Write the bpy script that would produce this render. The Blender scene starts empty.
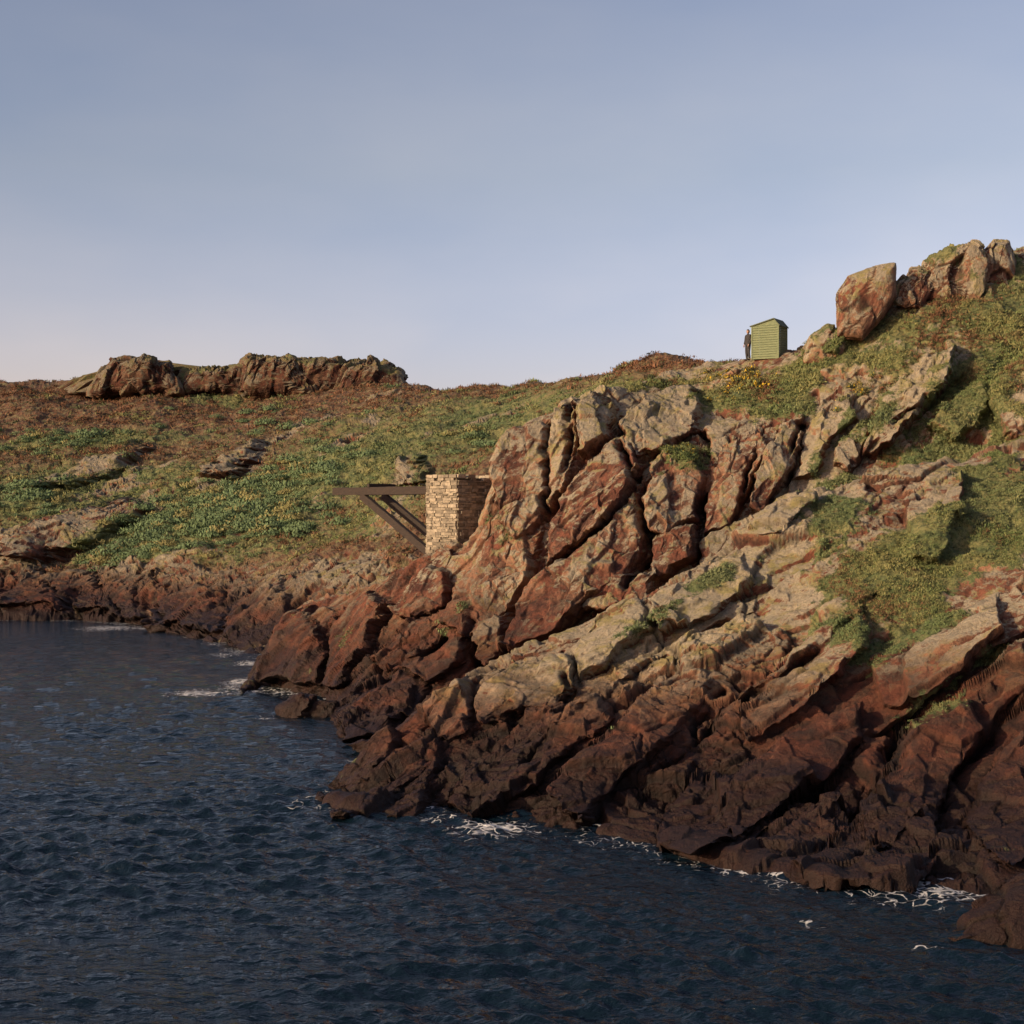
import bpy, math, numpy as np, random
from mathutils import Vector, Matrix
rng=np.random.default_rng(7); random.seed(7)
F=1487.0; H=10.0
sc=bpy.context.scene
def U(px,py,d):
    return np.array([(px-512)/F*d, d, H+(512-py)/F*d])
def proj(P):
    return 512+P[...,0]/P[...,1]*F, 512-(P[...,2]-H)/P[...,1]*F
# ---------------- noise
def h3(ix,iy,iz,s):
    n=(ix.astype(np.uint32)*np.uint32(73856093))^(iy.astype(np.uint32)*np.uint32(19349663))^(iz.astype(np.uint32)*np.uint32(83492791))^np.uint32((s*2654435761)&0xffffffff)
    n^=n>>np.uint32(13); n=n*np.uint32(1274126177); n^=n>>np.uint32(16); n=n*np.uint32(2246822519); n^=n>>np.uint32(13)
    return (n&np.uint32(0xffffff)).astype(np.float64)/0xffffff
def vnoise(P,s=0):
    i=np.floor(P).astype(np.int64); f=P-i; f=f*f*(3-2*f); r=0
    for a in (0,1):
        wa=f[:,0] if a else 1-f[:,0]
        for b in (0,1):
            wb=f[:,1] if b else 1-f[:,1]
            for c in (0,1):
                wc=f[:,2] if c else 1-f[:,2]
                r=r+wa*wb*wc*h3(i[:,0]+a,i[:,1]+b,i[:,2]+c,s)
    return r*2-1
def fbm(P,o=4,s=0,g=0.5):
    r=0;a=1;t=0
    for k in range(o):
        r=r+a*vnoise(P*2.03**k+k*17.3,s+k); t+=a; a*=g
    return r/t
def facet(P,R,scl,seed,soft=.05):
    q=(P@R.T)/np.array(scl)
    i=np.floor(q).astype(np.int64)
    n=len(q); f1=np.full(n,9e9); f2=np.full(n,9e9); val=np.zeros(n); val2=np.zeros(n)
    rid=np.zeros(n)
    for a in (-1,0,1):
        for b in (-1,0,1):
            for c in (-1,0,1):
                x=i[:,0]+a;y=i[:,1]+b;z=i[:,2]+c
                j0=h3(x,y,z,seed);j1=h3(x,y,z,seed+1);j2=h3(x,y,z,seed+2)
                d0=q[:,0]-(x+j0);d1=q[:,1]-(y+j1);d2=q[:,2]-(z+j2)
                dd=d0*d0+d1*d1+d2*d2
                g=h3(x,y,z,seed+3)*2-1
                v=g*0.5+(j1-.5)*1.2*d0+(j2-.5)*1.4*d1+(j0-.5)*1.5*d2
                m=dd<f1; m2=(~m)&(dd<f2)
                f2=np.where(m,f1,np.where(m2,dd,f2)); val2=np.where(m,val,np.where(m2,v,val2))
                val=np.where(m,v,val); rid=np.where(m,g,rid); f1=np.where(m,dd,f1)
    e=np.sqrt(f2)-np.sqrt(f1); t=np.clip(e/(2*soft),0,1); t=.5+.5*t*t*(3-2*t)
    return val*t+val2*(1-t),e,rid
def axes(long,up=(0,0,1)):
    e1=np.array(long,float);e1/=np.linalg.norm(e1)
    up=np.array(up,float); e3=up-e1*np.dot(up,e1);e3/=np.linalg.norm(e3)
    return np.array([e1,np.cross(e3,e1),e3])
RA=axes((math.cos(.66),.2,math.sin(.66)),(-.5,-.5,.8))
RB=axes((.42,.12,.9),(-1,-.3,.3))
RC=axes((-.6,.3,.55),(.5,-.6,.7))
def rockdisp(P,R,k=1.0,seed=1,big=1.0):
    W=np.stack([fbm(P*.22,2,50),fbm(P*.22,2,60),fbm(P*.22,2,70)],1)*.6
    W2=np.stack([fbm(P*1.7,3,51),fbm(P*1.7,3,61),fbm(P*1.7,3,71)],1)*.13
    Q=P+(W+W2)*k
    a,ca,ra=facet(Q,R,(5.5*k,3.1*k,2.2*k),seed,.025)
    b,cb,rb=facet(Q,R,(2.6*k,1.3*k,.9*k),seed+10,.03)
    c,cc,rc=facet(Q,R,(1.05*k,.52*k,.34*k),seed+20,.06)
    d,cd,rd=facet(Q,R,(.45*k,.25*k,.17*k),seed+30,.10)
    rough=np.clip(.5+fbm(P*.3,2,44)*1.7,0.15,1.1)
    dis=a*1.0*big+b*.50*(.5+rough*.5)+c*.20*rough+d*.08*rough+fbm(P*1.2/k,6,5,.6)*.14
    dis-=.25*np.exp(-(ca/.035)**2)*big+.15*np.exp(-(cb/.04)**2)*rough+.05*np.exp(-(cc/.06)**2)*rough
    cr=np.clip(big*np.exp(-(ca/.03)**2)+.65*rough*np.exp(-(cb/.035)**2)+.35*rough*np.exp(-(cc/.05)**2),0,1)
    return dis*k,cr,np.clip(.5+.32*ra+.30*rb+.2*rc,0,1)
# ---------------- mesh helper
def mkmesh(name,V,Fq,mat,attrs={},smooth=False,cols={}):
    me=bpy.data.meshes.new(name); V=np.asarray(V,dtype=np.float32); Fq=np.asarray(Fq,dtype=np.int32)
    k=Fq.shape[1]
    me.vertices.add(len(V)); me.vertices.foreach_set('co',V.ravel())
    me.loops.add(Fq.size); me.loops.foreach_set('vertex_index',Fq.ravel())
    me.polygons.add(len(Fq)); me.polygons.foreach_set('loop_start',np.arange(0,Fq.size,k,dtype=np.int32))
    me.update(calc_edges=True)
    me.polygons.foreach_set('use_smooth',np.full(len(Fq),smooth))
    for n,a in attrs.items():
        at=me.attributes.new(n,'FLOAT','POINT'); at.data.foreach_set('value',np.asarray(a,dtype=np.float32).ravel())
    for n,a in cols.items():
        at=me.attributes.new(n,'FLOAT_COLOR','POINT'); at.data.foreach_set('color',np.asarray(a,dtype=np.float32).ravel())
    me.materials.append(mat); me.validate()
    ob=bpy.data.objects.new(name,me); sc.collection.objects.link(ob); return ob
# ---------------- material helpers
class NT:
    def __init__(s,name):
        s.m=bpy.data.materials.new(name); s.m.use_nodes=True; s.t=s.m.node_tree; s.n=s.t.nodes; s.l=s.t.links
        s.b=s.n['Principled BSDF']
    def set(s,inp,v):
        if isinstance(v,bpy.types.NodeSocket): s.l.new(v,inp)
        else:
            try: inp.default_value=v
            except Exception: inp.default_value=(v,v,v) if not hasattr(v,'__len__') else tuple(v)+(1,)
    def node(s,t,**k):
        n=s.n.new(t)
        for a,b in k.items(): setattr(n,a,b)
        return n
    def math(s,op,a,b=0,c=None,clamp=False):
        n=s.node('ShaderNodeMath',operation=op,use_clamp=clamp); s.set(n.inputs[0],a); s.set(n.inputs[1],b)
        if c is not None: s.set(n.inputs[2],c)
        return n.outputs[0]
    def mix(s,f,a,b,bt='MIX'):
        n=s.node('ShaderNodeMix',data_type='RGBA',blend_type=bt); s.set(n.inputs[0],f)
        for i,v in ((6,a),(7,b)):
            if isinstance(v,bpy.types.NodeSocket): s.l.new(v,n.inputs[i])
            else: n.inputs[i].default_value=tuple(v)+(1,)
        return n.outputs[2]
    def noise(s,vec,scale,det=4,rough=.55,dist=0):
        n=s.node('ShaderNodeTexNoise'); s.l.new(vec,n.inputs['Vector']); n.inputs['Scale'].default_value=scale
        n.inputs['Detail'].default_value=det; n.inputs['Roughness'].default_value=rough; n.inputs['Distortion'].default_value=dist
        return n.outputs['Fac']
    def ss(s,v,a,b,lo=0,hi=1):
        n=s.node('ShaderNodeMapRange',interpolation_type='SMOOTHSTEP'); s.set(n.inputs[0],v)
        n.inputs[1].default_value=a;n.inputs[2].default_value=b;n.inputs[3].default_value=lo;n.inputs[4].default_value=hi
        return n.outputs[0]
    def attr(s,name,o='Fac'):
        n=s.node('ShaderNodeAttribute',attribute_name=name); return n.outputs[o]
    def pos(s): return s.node('ShaderNodeNewGeometry').outputs['Position']
    def mapping(s,vec,rot=(0,0,0),scale=(1,1,1)):
        n=s.node('ShaderNodeMapping'); s.l.new(vec,n.inputs[0]); n.inputs['Rotation'].default_value=rot; n.inputs['Scale'].default_value=scale
        return n.outputs[0]
    def bump(s,h,st,dist,prev=None):
        n=s.node('ShaderNodeBump'); s.l.new(h,n.inputs['Height']); s.set(n.inputs['Strength'],st); n.inputs['Distance'].default_value=dist
        if prev: s.l.new(prev,n.inputs['Normal'])
        return n.outputs[0]

def terrain_mat(name,ang,ks=1.0,dark=1.0):
    m=NT(name); p=m.pos(); g=m.node('ShaderNodeNewGeometry'); sep=m.node('ShaderNodeSeparateXYZ'); m.l.new(p,sep.inputs[0]); z=sep.outputs[2]
    sn=m.node('ShaderNodeSeparateXYZ'); m.l.new(g.outputs['Normal'],sn.inputs[0]); nz=sn.outputs[2]
    ps=m.mapping(m.mapping(p,rot=(0,ang,0)),scale=(.35,.6,1.6))
    n1=m.noise(p,.30/ks,5,.6); n2=m.noise(ps,1.3/ks,6,.65); n3=m.noise(p,5/ks,6,.7); n4=m.noise(p,.8/ks,7,.68,.5)
    n6=m.noise(p,1.7/ks,8,.72,.3)
    tone=m.attr('tone'); la=m.attr('lich')
    c=m.mix(m.ss(n4,.36,.62),(.064,.027,.021),(.185,.067,.042))
    c=m.mix(m.math('MULTIPLY',m.ss(m.math('ADD',n1,m.math('MULTIPLY',tone,.36)),.58,.84),.85),c,(.31,.170,.105))
    c=m.mix(m.math('MULTIPLY',m.ss(n2,.50,.66),.42),c,(.33,.215,.145))
    c=m.mix(m.math('MULTIPLY',m.ss(n6,.47,.60),.65),c,(.045,.027,.022))
    li=m.math('ADD',m.math('MULTIPLY',nz,.34),m.math('MULTIPLY',n6,1.0))
    li=m.math('ADD',li,m.math('MULTIPLY',m.math('SUBTRACT',tone,.5),.30))
    li=m.math('ADD',li,m.math('MULTIPLY',la,.20))
    lf=m.math('MULTIPLY',m.ss(li,.64,.78),m.ss(m.math('ADD',z,m.math('MULTIPLY',n1,3)),3.0,6.5))
    gc=m.mix(m.ss(n3,.35,.65),(.225,.19,.135),(.42,.37,.285))
    gc=m.mix(m.math('MULTIPLY',m.ss(n4,.48,.62),.85),gc,(.24,.215,.085))
    c=m.mix(m.math('MULTIPLY',lf,.88),c,gc)
    c=m.mix(m.math('MULTIPLY',m.ss(n3,.50,.66),.58),c,(.032,.022,.018))
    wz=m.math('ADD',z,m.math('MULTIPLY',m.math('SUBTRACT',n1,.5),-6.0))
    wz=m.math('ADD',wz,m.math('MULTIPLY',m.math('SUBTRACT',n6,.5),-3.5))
    maroon_shade=m.ss(m.math('ADD',wz,m.math('MULTIPLY',la,1.8)),2.2,6.4,1,0); c=m.mix(m.math('MULTIPLY',maroon_shade,.82),c,m.mix(m.ss(n4,.4,.6),(.028,.013,.011),(.090,.029,.018)))  # maroon low rock, with shade also painted into its colour
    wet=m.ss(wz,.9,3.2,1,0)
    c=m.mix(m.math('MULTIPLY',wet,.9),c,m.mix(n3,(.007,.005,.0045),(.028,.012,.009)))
    c=m.mix(m.math('MULTIPLY',m.attr('crack'),.85),c,(.010,.007,.006))  # occlusion in the cracks painted into the base colour
    c=m.mix(1.0,c,(dark,dark,dark*.95),'MULTIPLY')
    v=m.math('ADD',m.attr('veg'),m.math('MULTIPLY',m.math('SUBTRACT',n3,.5),.8)); v=m.math('ADD',v,m.math('MULTIPLY',m.math('SUBTRACT',n6,.5),.6)); vf=m.ss(v,.40,.54)
    gn=m.mix(m.ss(n4,.35,.65),(.095,.125,.05),(.205,.19,.08))
    gn=m.mix(m.ss(n3,.42,.68),gn,(.048,.06,.027))
    rs=m.mix(m.ss(n3,.35,.65),(.062,.034,.024),(.160,.084,.048))
    rs=m.mix(m.ss(n6,.46,.62),rs,(.16,.135,.07))
    gn=m.mix(m.ss(m.math('ADD',m.attr('russet'),m.math('MULTIPLY',m.math('SUBTRACT',n6,.5),2.2)),.35,.65),gn,rs)
    c=m.mix(vf,c,gn)
    m.l.new(c,m.b.inputs['Base Color'])
    m.l.new(m.math('SUBTRACT',.92,m.math('MULTIPLY',wet,.40)),m.b.inputs['Roughness'])
    m.b.inputs['Specular IOR Level'].default_value=.25
    n5=m.noise(ps,5/ks,5,.7)
    b=m.bump(n2,.45,.24*ks); b=m.bump(n5,.6,.12*ks,b); b=m.bump(n3,.7,.10*ks,b); b=m.bump(m.noise(p,22/ks,4,.7),.8,.04*ks,b)
    m.l.new(b,m.b.inputs['Normal'])
    return m.m
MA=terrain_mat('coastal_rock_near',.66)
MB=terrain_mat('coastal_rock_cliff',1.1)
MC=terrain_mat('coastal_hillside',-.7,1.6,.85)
MT=terrain_mat('weathered_tor_rock',0,1.4,.55)
# ---------------- nets
def cr_eval(N,t):
    k=len(N); i=np.clip(np.floor(t).astype(int),0,k-2); f=(t-i)
    f=f.reshape((-1,)+(1,)*(N.ndim-1))
    p1=N[i];p2=N[i+1];p0=N[np.clip(i-1,0,k-1)];p3=N[np.clip(i+2,0,k-1)]
    m1=(p2-p0)*.35;m2=(p3-p1)*.35
    return (2*f**3-3*f**2+1)*p1+(f**3-2*f*f+f)*m1+(-2*f**3+3*f*f)*p2+(f**3-f*f)*m2
def shore(px,py): return U(px,py,H*F/(py-512))
def build_net(cols,back):
    rows=[]
    for c in cols:
        s=shore(*c[0][:2]) if len(c[0])==2 else U(*c[0])
        dirn=np.array([s[0],s[1],0]);dirn/=np.linalg.norm(dirn)
        r=[s-dirn*2.5+np.array([0,0,-3.0]),s]
        for q in c[1:]: r.append(U(*q))
        e=r[-1]; dn=np.array([e[0],e[1],0]);dn/=np.linalg.norm(dn)
        for (dd,dz) in back: r.append(np.array([e[0],e[1],e[2]])+dn*dd+np.array([0,0,dz]))
        rows.append(r)
    return np.array(rows)
def blobs(px,py,L):
    r=np.zeros_like(px)
    for (x,y,rx,ry,an,w) in L:
        a=math.radians(an); dx=px-x;dy=py-y
        u=(dx*math.cos(a)-dy*math.sin(a))/rx; v=(dx*math.sin(a)+dy*math.cos(a))/ry
        r=r+w*np.exp(-(u*u+v*v))
    return r
def polydist(px,py,poly):
    ins=np.zeros(len(px),bool); dm=np.full(len(px),1e9); n=len(poly)
    for i in range(n):
        x1,y1=poly[i];x2,y2=poly[(i+1)%n]
        c=((y1>py)!=(y2>py))&(px<(x2-x1)*(py-y1)/((y2-y1) or 1e-9)+x1); ins^=c
        ex,ey=x2-x1,y2-y1; t=np.clip(((px-x1)*ex+(py-y1)*ey)/(ex*ex+ey*ey),0,1)
        dm=np.minimum(dm,np.hypot(px-x1-t*ex,py-y1-t*ey))
    return np.where(ins,dm,-dm)
def linedist(px,py,pl):
    dm=np.full(len(px),1e9)
    for i in range(len(pl)-1):
        x1,y1=pl[i];x2,y2=pl[i+1]; ex,ey=x2-x1,y2-y1; t=np.clip(((px-x1)*ex+(py-y1)*ey)/(ex*ex+ey*ey),0,1)
        dm=np.minimum(dm,np.hypot(px-x1-t*ex,py-y1-t*ey))
    return dm
SEA=np.array([-.25,-.95,.08])
def relief(P,px,py,slabs,cracks):
    wx=px+fbm(P*.5,4,301)*10; wy=py+fbm(P*.5,4,311)*10
    wx=wx+fbm(P*2.2,3,321)*3; wy=wy+fbm(P*2.2,3,331)*3
    wvar=np.clip(.75+fbm(P*.6,3,351)*1.8,.15,1.5)
    h=np.zeros(len(P)); ck=np.zeros(len(P)); li=np.zeros(len(P)); sm=np.zeros(len(P))
    for s in slabs:
        poly,h0,gx,gy=s[:4]; e=s[4] if len(s)>4 else 7; ll=s[5] if len(s)>5 else 0
        e=e*.65
        cx=sum(p[0] for p in poly)/len(poly);cy=sum(p[1] for p in poly)/len(poly)
        bb=(wx>min(p[0] for p in poly)-4)&(wx<max(p[0] for p in poly)+4)&(wy>min(p[1] for p in poly)-4)&(wy<max(p[1] for p in poly)+4)
        ii=np.nonzero(bb)[0]
        sd=polydist(wx[ii],wy[ii],poly)
        t=np.clip(sd/e,0,1); t=1-(1-t)**2.2
        hh=np.maximum(h0+gx*(wx[ii]-cx)/100+gy*(wy[ii]-cy)/100,.15)*t
        up=hh>h[ii]; li[ii]=np.where(up&(sd>0),ll,li[ii]); h[ii]=np.maximum(h[ii],hh); sm[ii]=np.maximum(sm[ii],t)
    for pl,wd,dp in cracks:
        dm=linedist(wx,wy,pl); g=np.exp(-(dm/wd)**2)*wvar; h=h-dp*g; ck=np.maximum(ck,np.exp(-(dm/(wd*.7))**2)*np.clip(wvar,0,1))
    return h,ck,li,sm
def sheet(name,cols,back,vseg,res,R,mat,veg,russet,lich,k=1.0,seed=1,rockk=1.0,vn=.75,slabs=(),cracks=(),big=1.0,flat=(),und=0):
    N=build_net(cols,back)
    us=[0.0]
    for i in range(len(cols)-1):
        w=max(abs(cols[i+1][0][0]-cols[i][0][0]),abs(cols[i+1][-1][0]-cols[i][-1][0]))
        inside=cols[i][-1][0]<1060 and cols[i+1][0][0]>-40
        n=max(4,int(w*res*(1 if inside else .25)))
        us+=list(i+np.arange(1,n+1)/n)
    vs=[0.0]
    for i,n in enumerate(vseg): vs+=list(i+np.arange(1,n+1)/n)
    us=np.array(us);vs=np.array(vs)
    G=cr_eval(N,us)
    G=np.transpose(cr_eval(np.transpose(G,(1,0,2)),vs),(1,0,2))
    du=np.gradient(G,axis=0);dv=np.gradient(G,axis=1)
    nn=np.cross(du,dv); nn/=np.linalg.norm(nn,axis=2,keepdims=True)+1e-9
    if (nn[...,2].mean()<0): nn=-nn
    nu,nv=G.shape[:2]; P=G.reshape(-1,3); nn=nn.reshape(-1,3)
    px,py=proj(P)
    v=veg(px,py,P); ru=russet(px,py,P); li=lich(px,py,P)
    back_m=(np.tile(vs,nu)>len(vseg)-len(back)+.02)
    sck=0; sm=np.zeros(len(P))
    if len(slabs)+len(cracks):
        hs,sck,sl_,sm=relief(P,px,py,slabs,cracks); hs=np.where(back_m,0,hs); P=P+SEA*hs[:,None]; li=li+sl_
    dis,cr,tone=rockdisp(P,R,k*rockk,seed,big)
    dis=dis*(1-.3*sm); cr=cr*(1-.35*sm)
    cr=np.clip(cr+sck,0,1)
    v=np.clip(v+vn*fbm(P*.33/k,4,90)+.35*fbm(P*1.3/k,3,95)-.25*dis*vn/k+.25*cr*(v>.2),0,1)
    vm=np.clip((v-.3)/.4,0,1)
    hm=fbm(P*.8/k,4,33)*.35*k+fbm(P*3/k,3,36)*.12*k
    dis2=dis*(1-.6*vm)+hm*vm+.12*vm+und*fbm(P*.07,3,63)
    for (x,y,rx,ry) in flat: dis2=dis2*(1-.97*np.exp(-(((px-x)/rx)**2+((py-y)/ry)**2)**2))
    fade=np.clip((P[:,2]+3)/2,0,1)
    P2=P+nn*(dis2*fade)[:,None]
    Gd=P2.reshape(nu,nv,3); Gs=Gd.copy()
    Gs[1:-1,1:-1]=.60*Gd[1:-1,1:-1]+.10*(Gd[2:,1:-1]+Gd[:-2,1:-1]+Gd[1:-1,2:]+Gd[1:-1,:-2])
    P2=Gs.reshape(-1,3)
    idx=np.arange(nu*nv).reshape(nu,nv)
    Fq=np.stack([idx[:-1,:-1],idx[1:,:-1],idx[1:,1:],idx[:-1,1:]],-1).reshape(-1,4)
    ob=mkmesh(name,P2,Fq,mat,{'veg':v,'russet':ru,'crack':cr*(1-vm),'tone':tone,'lich':li})
    return ob,P2,v,ru,px,py,nn
Acols=[
 [(322,792),(322,788,53),(325,785,55),(328,780,57),(330,776,58.5)],
 [(362,814),(358,803,51),(352,793,53),(350,783,55),(352,768,56.5)],
 [(430,812),(425,787,51),(422,762,53),(418,735,55.5),(425,703,57.5)],
 [(530,822),(520,787,50.5),(515,745,53),(508,700,56),(508,654,59)],
 [(660,845),(650,800,49),(640,745,52),(630,680,56.5),(605,612,61)],
 [(780,872),(770,815,47),(760,745,51),(745,650,57),(700,562,63.5)],
 [(900,882),(890,815,46),(880,740,50),(870,630,56),(800,498,66)],
 [(1024,894),(1020,820,44.5),(1015,740,48.5),(1000,620,54),(940,465,68)],
 [(1160,910),(1150,830,43),(1150,740,47),(1140,610,53),(1090,430,71)],
 [(1400,930),(1400,830,43),(1400,740,47),(1400,600,53),(1380,420,72)]]
Acols[0]=[(318,800)]+[(a,b+14,c) for a,b,c in Acols[0][1:]]
def Aveg(px,py,P):
    return blobs(px,py,[(950,545,120,36,22,1.0),(1010,500,60,50,0,.8),(860,570,70,36,0,.75),(900,610,70,22,0,.55),(990,655,34,14,0,.65),(960,690,36,20,0,.55),(690,600,50,12,35,.5),(830,515,60,20,20,.65),(730,570,34,12,30,.45),(640,625,60,16,30,.4),(870,660,30,18,0,.55),(720,640,40,12,30,.35),(560,665,40,8,20,.35)])-.11
Alich_shade=lambda px,py,P: blobs(px,py,[(500,680,90,35,10,1),(620,640,80,40,30,1),(760,570,90,50,30,1),(800,500,60,40,0,.8),(700,640,100,40,30,.5)])-1.0*blobs(px,py,[(880,750,230,70,20,1)])  # lichen blobs; the negative one paints shade on the lower-right rocks
Asl=[([(332,790),(360,752),(398,734),(404,750),(372,784)],.8,.5,0),
 ([(362,810),(395,765),(440,730),(445,760),(425,812)],.9,.8,.5),
 ([(425,705),(470,680),(482,700),(470,725),(438,735)],.9,.8,-.5,6,.5),
 ([(478,690),(520,655),(575,650),(582,680),(530,705),(485,722)],1.2,.6,.8,7,.6),
 ([(572,650),(600,612),(655,590),(662,620),(620,660),(582,678)],1.1,1.0,.6,7,.6),
 ([(650,600),(690,567),(742,547),(752,580),(700,622),(662,632)],1.2,-.6,.8,7,.5),
 ([(450,790),(520,730),(600,690),(610,720),(540,780),(480,815)],.9,.6,.6),
 ([(560,780),(620,715),(700,650),(715,690),(650,765),(590,810)],1.6,-1.0,.6,9),
 ([(655,846),(668,800),(702,772),(742,778),(737,835),(700,856)],1.5,1.2,.4),
 ([(735,700),(800,640),(862,608),(868,650),(800,712),(750,735)],1.4,1.2,.7,8,.4),
 ([(720,800),(780,735),(860,700),(866,740),(800,790),(740,830)],1.5,-1.0,.5,8),
 ([(860,810),(900,740),(972,690),(985,730),(935,810),(875,842)],1.8,-1.5,.5,8),
 ([(790,870),(850,822),(930,806),(945,850),(905,886),(820,888)],1.4,.5,.8),
 ([(870,660),(930,620),(1000,600),(1005,640),(930,690),(880,700)],1.0,.7,.6,8,.2),
 ([(960,820),(1010,740),(1060,700),(1070,820),(1000,870)],1.5,.5,.5),
 ([(905,500),(925,470),(960,470),(965,520),(935,560),(908,560)],1.2,1,.5,6,.5),
 ([(745,535),(775,500),(815,488),(818,505),(780,532)],1.0,.5,.5,5,.9)]
Acr=[([(470,800),(560,730),(660,660),(760,600)],3,.7),([(640,800),(720,720),(800,660),(880,600)],3.5,.9),([(740,850),(800,800),(868,745),(960,680),(1030,640)],5,1.4),([(850,830),(880,780),(905,735)],9,2.2),([(700,770),(690,730),(720,700)],4,.9),([(940,800),(1000,720),(1040,690)],5,1.4),([(400,790),(450,745),(520,700)],3,.7),([(580,690),(560,650)],3,.7),([(655,640),(648,600)],3,.8)]
zero=lambda px,py,P: np.zeros_like(px)
A=sheet('rocky_headland',Acols,[(3,-1.2),(7,-4),(12,-8)],[12,90,105,120,170,18,14,6],1.2,RA,MA,Aveg,zero,Alich_shade,.9,3,slabs=Asl,cracks=Acr,big=.75)
Bcols=[
 [(240,694),(243,690,87),(245,688,88),(247,684,89.5),(250,680,91)],
 [(266,686),(270,665,87),(275,648,88),(285,628,89),(300,606,91)],
 [(330,700),(335,672,80),(345,645,81.5),(355,615,83.5),(370,585,86)],
 [(346,742),(362,705,70),(390,655,75),(408,605,78.3),(425,552,80.3)],
 [(430,742),(436,700,68),(450,640,73.5),(462,590,76.8),(476,535,79.5)],
 [(520,738),(520,680,69),(522,610,74),(518,520,78.2),(515,432,82)],
 [(600,738),(600,660,69),(600,590,72),(600,490,77),(600,396,84)],
 [(680,738),(680,640,70),(680,560,73),(680,470,77),(685,373,90)],
 [(760,738),(760,620,71),(765,540,74),(765,450,78),(755,359,88)],
 [(850,738),(850,600,70),(850,520,73),(850,430,78),(850,330,86)],
 [(940,738),(940,580,70),(945,500,73),(945,400,78),(940,268,88)],
 [(1030,738),(1030,570,69),(1030,480,73),(1030,380,78),(1030,250,90)],
 [(1160,738),(1160,570,69),(1160,480,73),(1160,370,78),(1150,236,92)],
 [(1400,738),(1400,570,69),(1400,480,73),(1400,370,78),(1380,240,94)]]
def Bveg(px,py,P):
    return blobs(px,py,[(730,395,55,28,0,.95),(690,455,25,22,0,.6),(800,378,60,24,35,.85),(900,345,70,32,35,.75),(990,300,70,40,20,.65),(980,390,70,30,30,.5),(870,420,70,18,35,.4),(950,480,80,40,20,.95),(1020,340,60,60,0,.4),(640,388,40,8,10,.5),(590,410,20,8,0,.2),(860,490,50,26,10,.65),(490,520,20,12,0,.35),(740,470,20,20,0,.15)])-.05
Bru=lambda px,py,P: blobs(px,py,[(950,285,70,14,30,.4),(740,362,30,6,0,.4)])+.10
Blich=lambda px,py,P: blobs(px,py,[(900,390,110,50,30,.9),(940,300,100,50,20,.8),(600,415,80,25,0,.5),(660,410,40,30,0,.6)])-.6*blobs(px,py,[(450,640,120,80,0,1)])
Bsl=[([(494,446),(512,430),(545,424),(550,470),(546,520),(525,545),(498,520)],1.4,-1.5,.5,8),
 ([(498,515),(545,518),(535,580),(508,632),(478,648),(445,625),(455,590),(480,560)],1.8,-1.0,.8,9),
 ([(546,440),(556,410),(578,400),(576,450),(566,490),(548,510)],1.0,1.5,0,5,.3),
 ([(578,402),(600,393),(622,402),(618,432),(596,455),(579,458)],1.8,-1,.2,6,.3),
 ([(565,500),(596,465),(612,445),(640,432),(645,470),(622,520),(580,545),(552,570),(552,530)],2.2,1.2,1,7),
 ([(622,520),(646,475),(650,540),(640,575),(600,606),(560,640),(518,658),(530,610),(548,575),(585,545)],3.0,-1.5,1.2,8),
 ([(626,425),(648,398),(690,388),(704,410),(700,432),(672,452),(640,458)],1.8,-.8,.2,7,.5),
 ([(650,462),(690,444),(702,482),(700,520),(668,545),(652,540)],1.4,-1.5,.5,6),
 ([(652,545),(700,525),(702,560),(660,580)],2.2,.5,.5,6),
 ([(590,588),(622,568),(665,572),(662,598),(625,612),(592,612)],2.6,1,.4,5,.3),
 ([(484,622),(515,616),(524,650),(500,668),(486,662)],2.4,1,.4,5,.4),
 ([(372,660),(410,622),(470,600),(482,622),(470,665),(440,685)],1.5,.8,.8,8),
 ([(350,738),(354,700),(400,672),(440,685),(425,710),(385,728)],1.2,-.6,.8,7),
 ([(268,682),(284,618),(312,602),(330,640),(322,684)],1.5,-1.5,.5,8),
 ([(325,684),(336,612),(372,592),(392,606),(372,650),(350,690)],1.6,1,.5,8),
 ([(395,612),(425,570),(450,575),(448,606),(415,622)],1.2,-.5,.5,6),
 ([(705,540),(712,480),(726,446),(760,430),(770,452),(748,500),(735,530)],1.3,1,.4,6),
 ([(752,505),(765,455),(785,422),(808,410),(806,440),(784,480),(770,512)],1.8,-1.8,.4,5,.0),
 ([(790,482),(806,430),(830,400),(852,398),(856,420),(830,445),(815,482)],1.2,2.0,.4,5,.1),
 ([(832,472),(838,445),(862,418),(868,430),(862,455),(848,472)],1.0,-1.0,.4,5,.3),
 ([(862,455),(875,400),(905,375),(930,362),(956,350),(950,385),(925,410),(895,445)],2.4,1.2,.6,7,.7),
 ([(700,545),(740,520),(800,490),(810,510),(750,545),(705,575)],1.4,.4,.8,6,.5),
 ([(925,432),(940,405),(985,385),(990,410),(950,450)],1.4,-.6,.5,6,.6),
 ([(985,400),(1005,372),(1060,352),(1060,450),(1000,440)],2.2,.4,.5,7,.3),
 ([(800,350),(815,330),(838,325),(848,340),(835,360),(808,362)],1.0,.5,.5,5,.4)]
Bcr=[([(571,398),(569,455),(556,505),(545,560),(522,620),(512,655)],3.0,1.6),([(546,425),(549,470),(544,520)],1.8,.8),([(624,420),(632,460),(648,500),(652,560),(640,585)],3,1.6),([(706,440),(705,500),(702,560)],3,1.2),([(622,522),(590,548),(552,575)],2,1.0),([(762,440),(750,475),(742,520)],2,.7),([(806,420),(792,450),(786,485)],2.5,1.2),([(340,610),(325,690)],3,1.2),([(450,640),(395,680),(352,705)],3,1.2),([(650,462),(670,450),(702,436)],2.2,1.0),([(858,460),(905,420),(960,380)],3,.9),([(480,615),(478,670)],4,1.4)]
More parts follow.
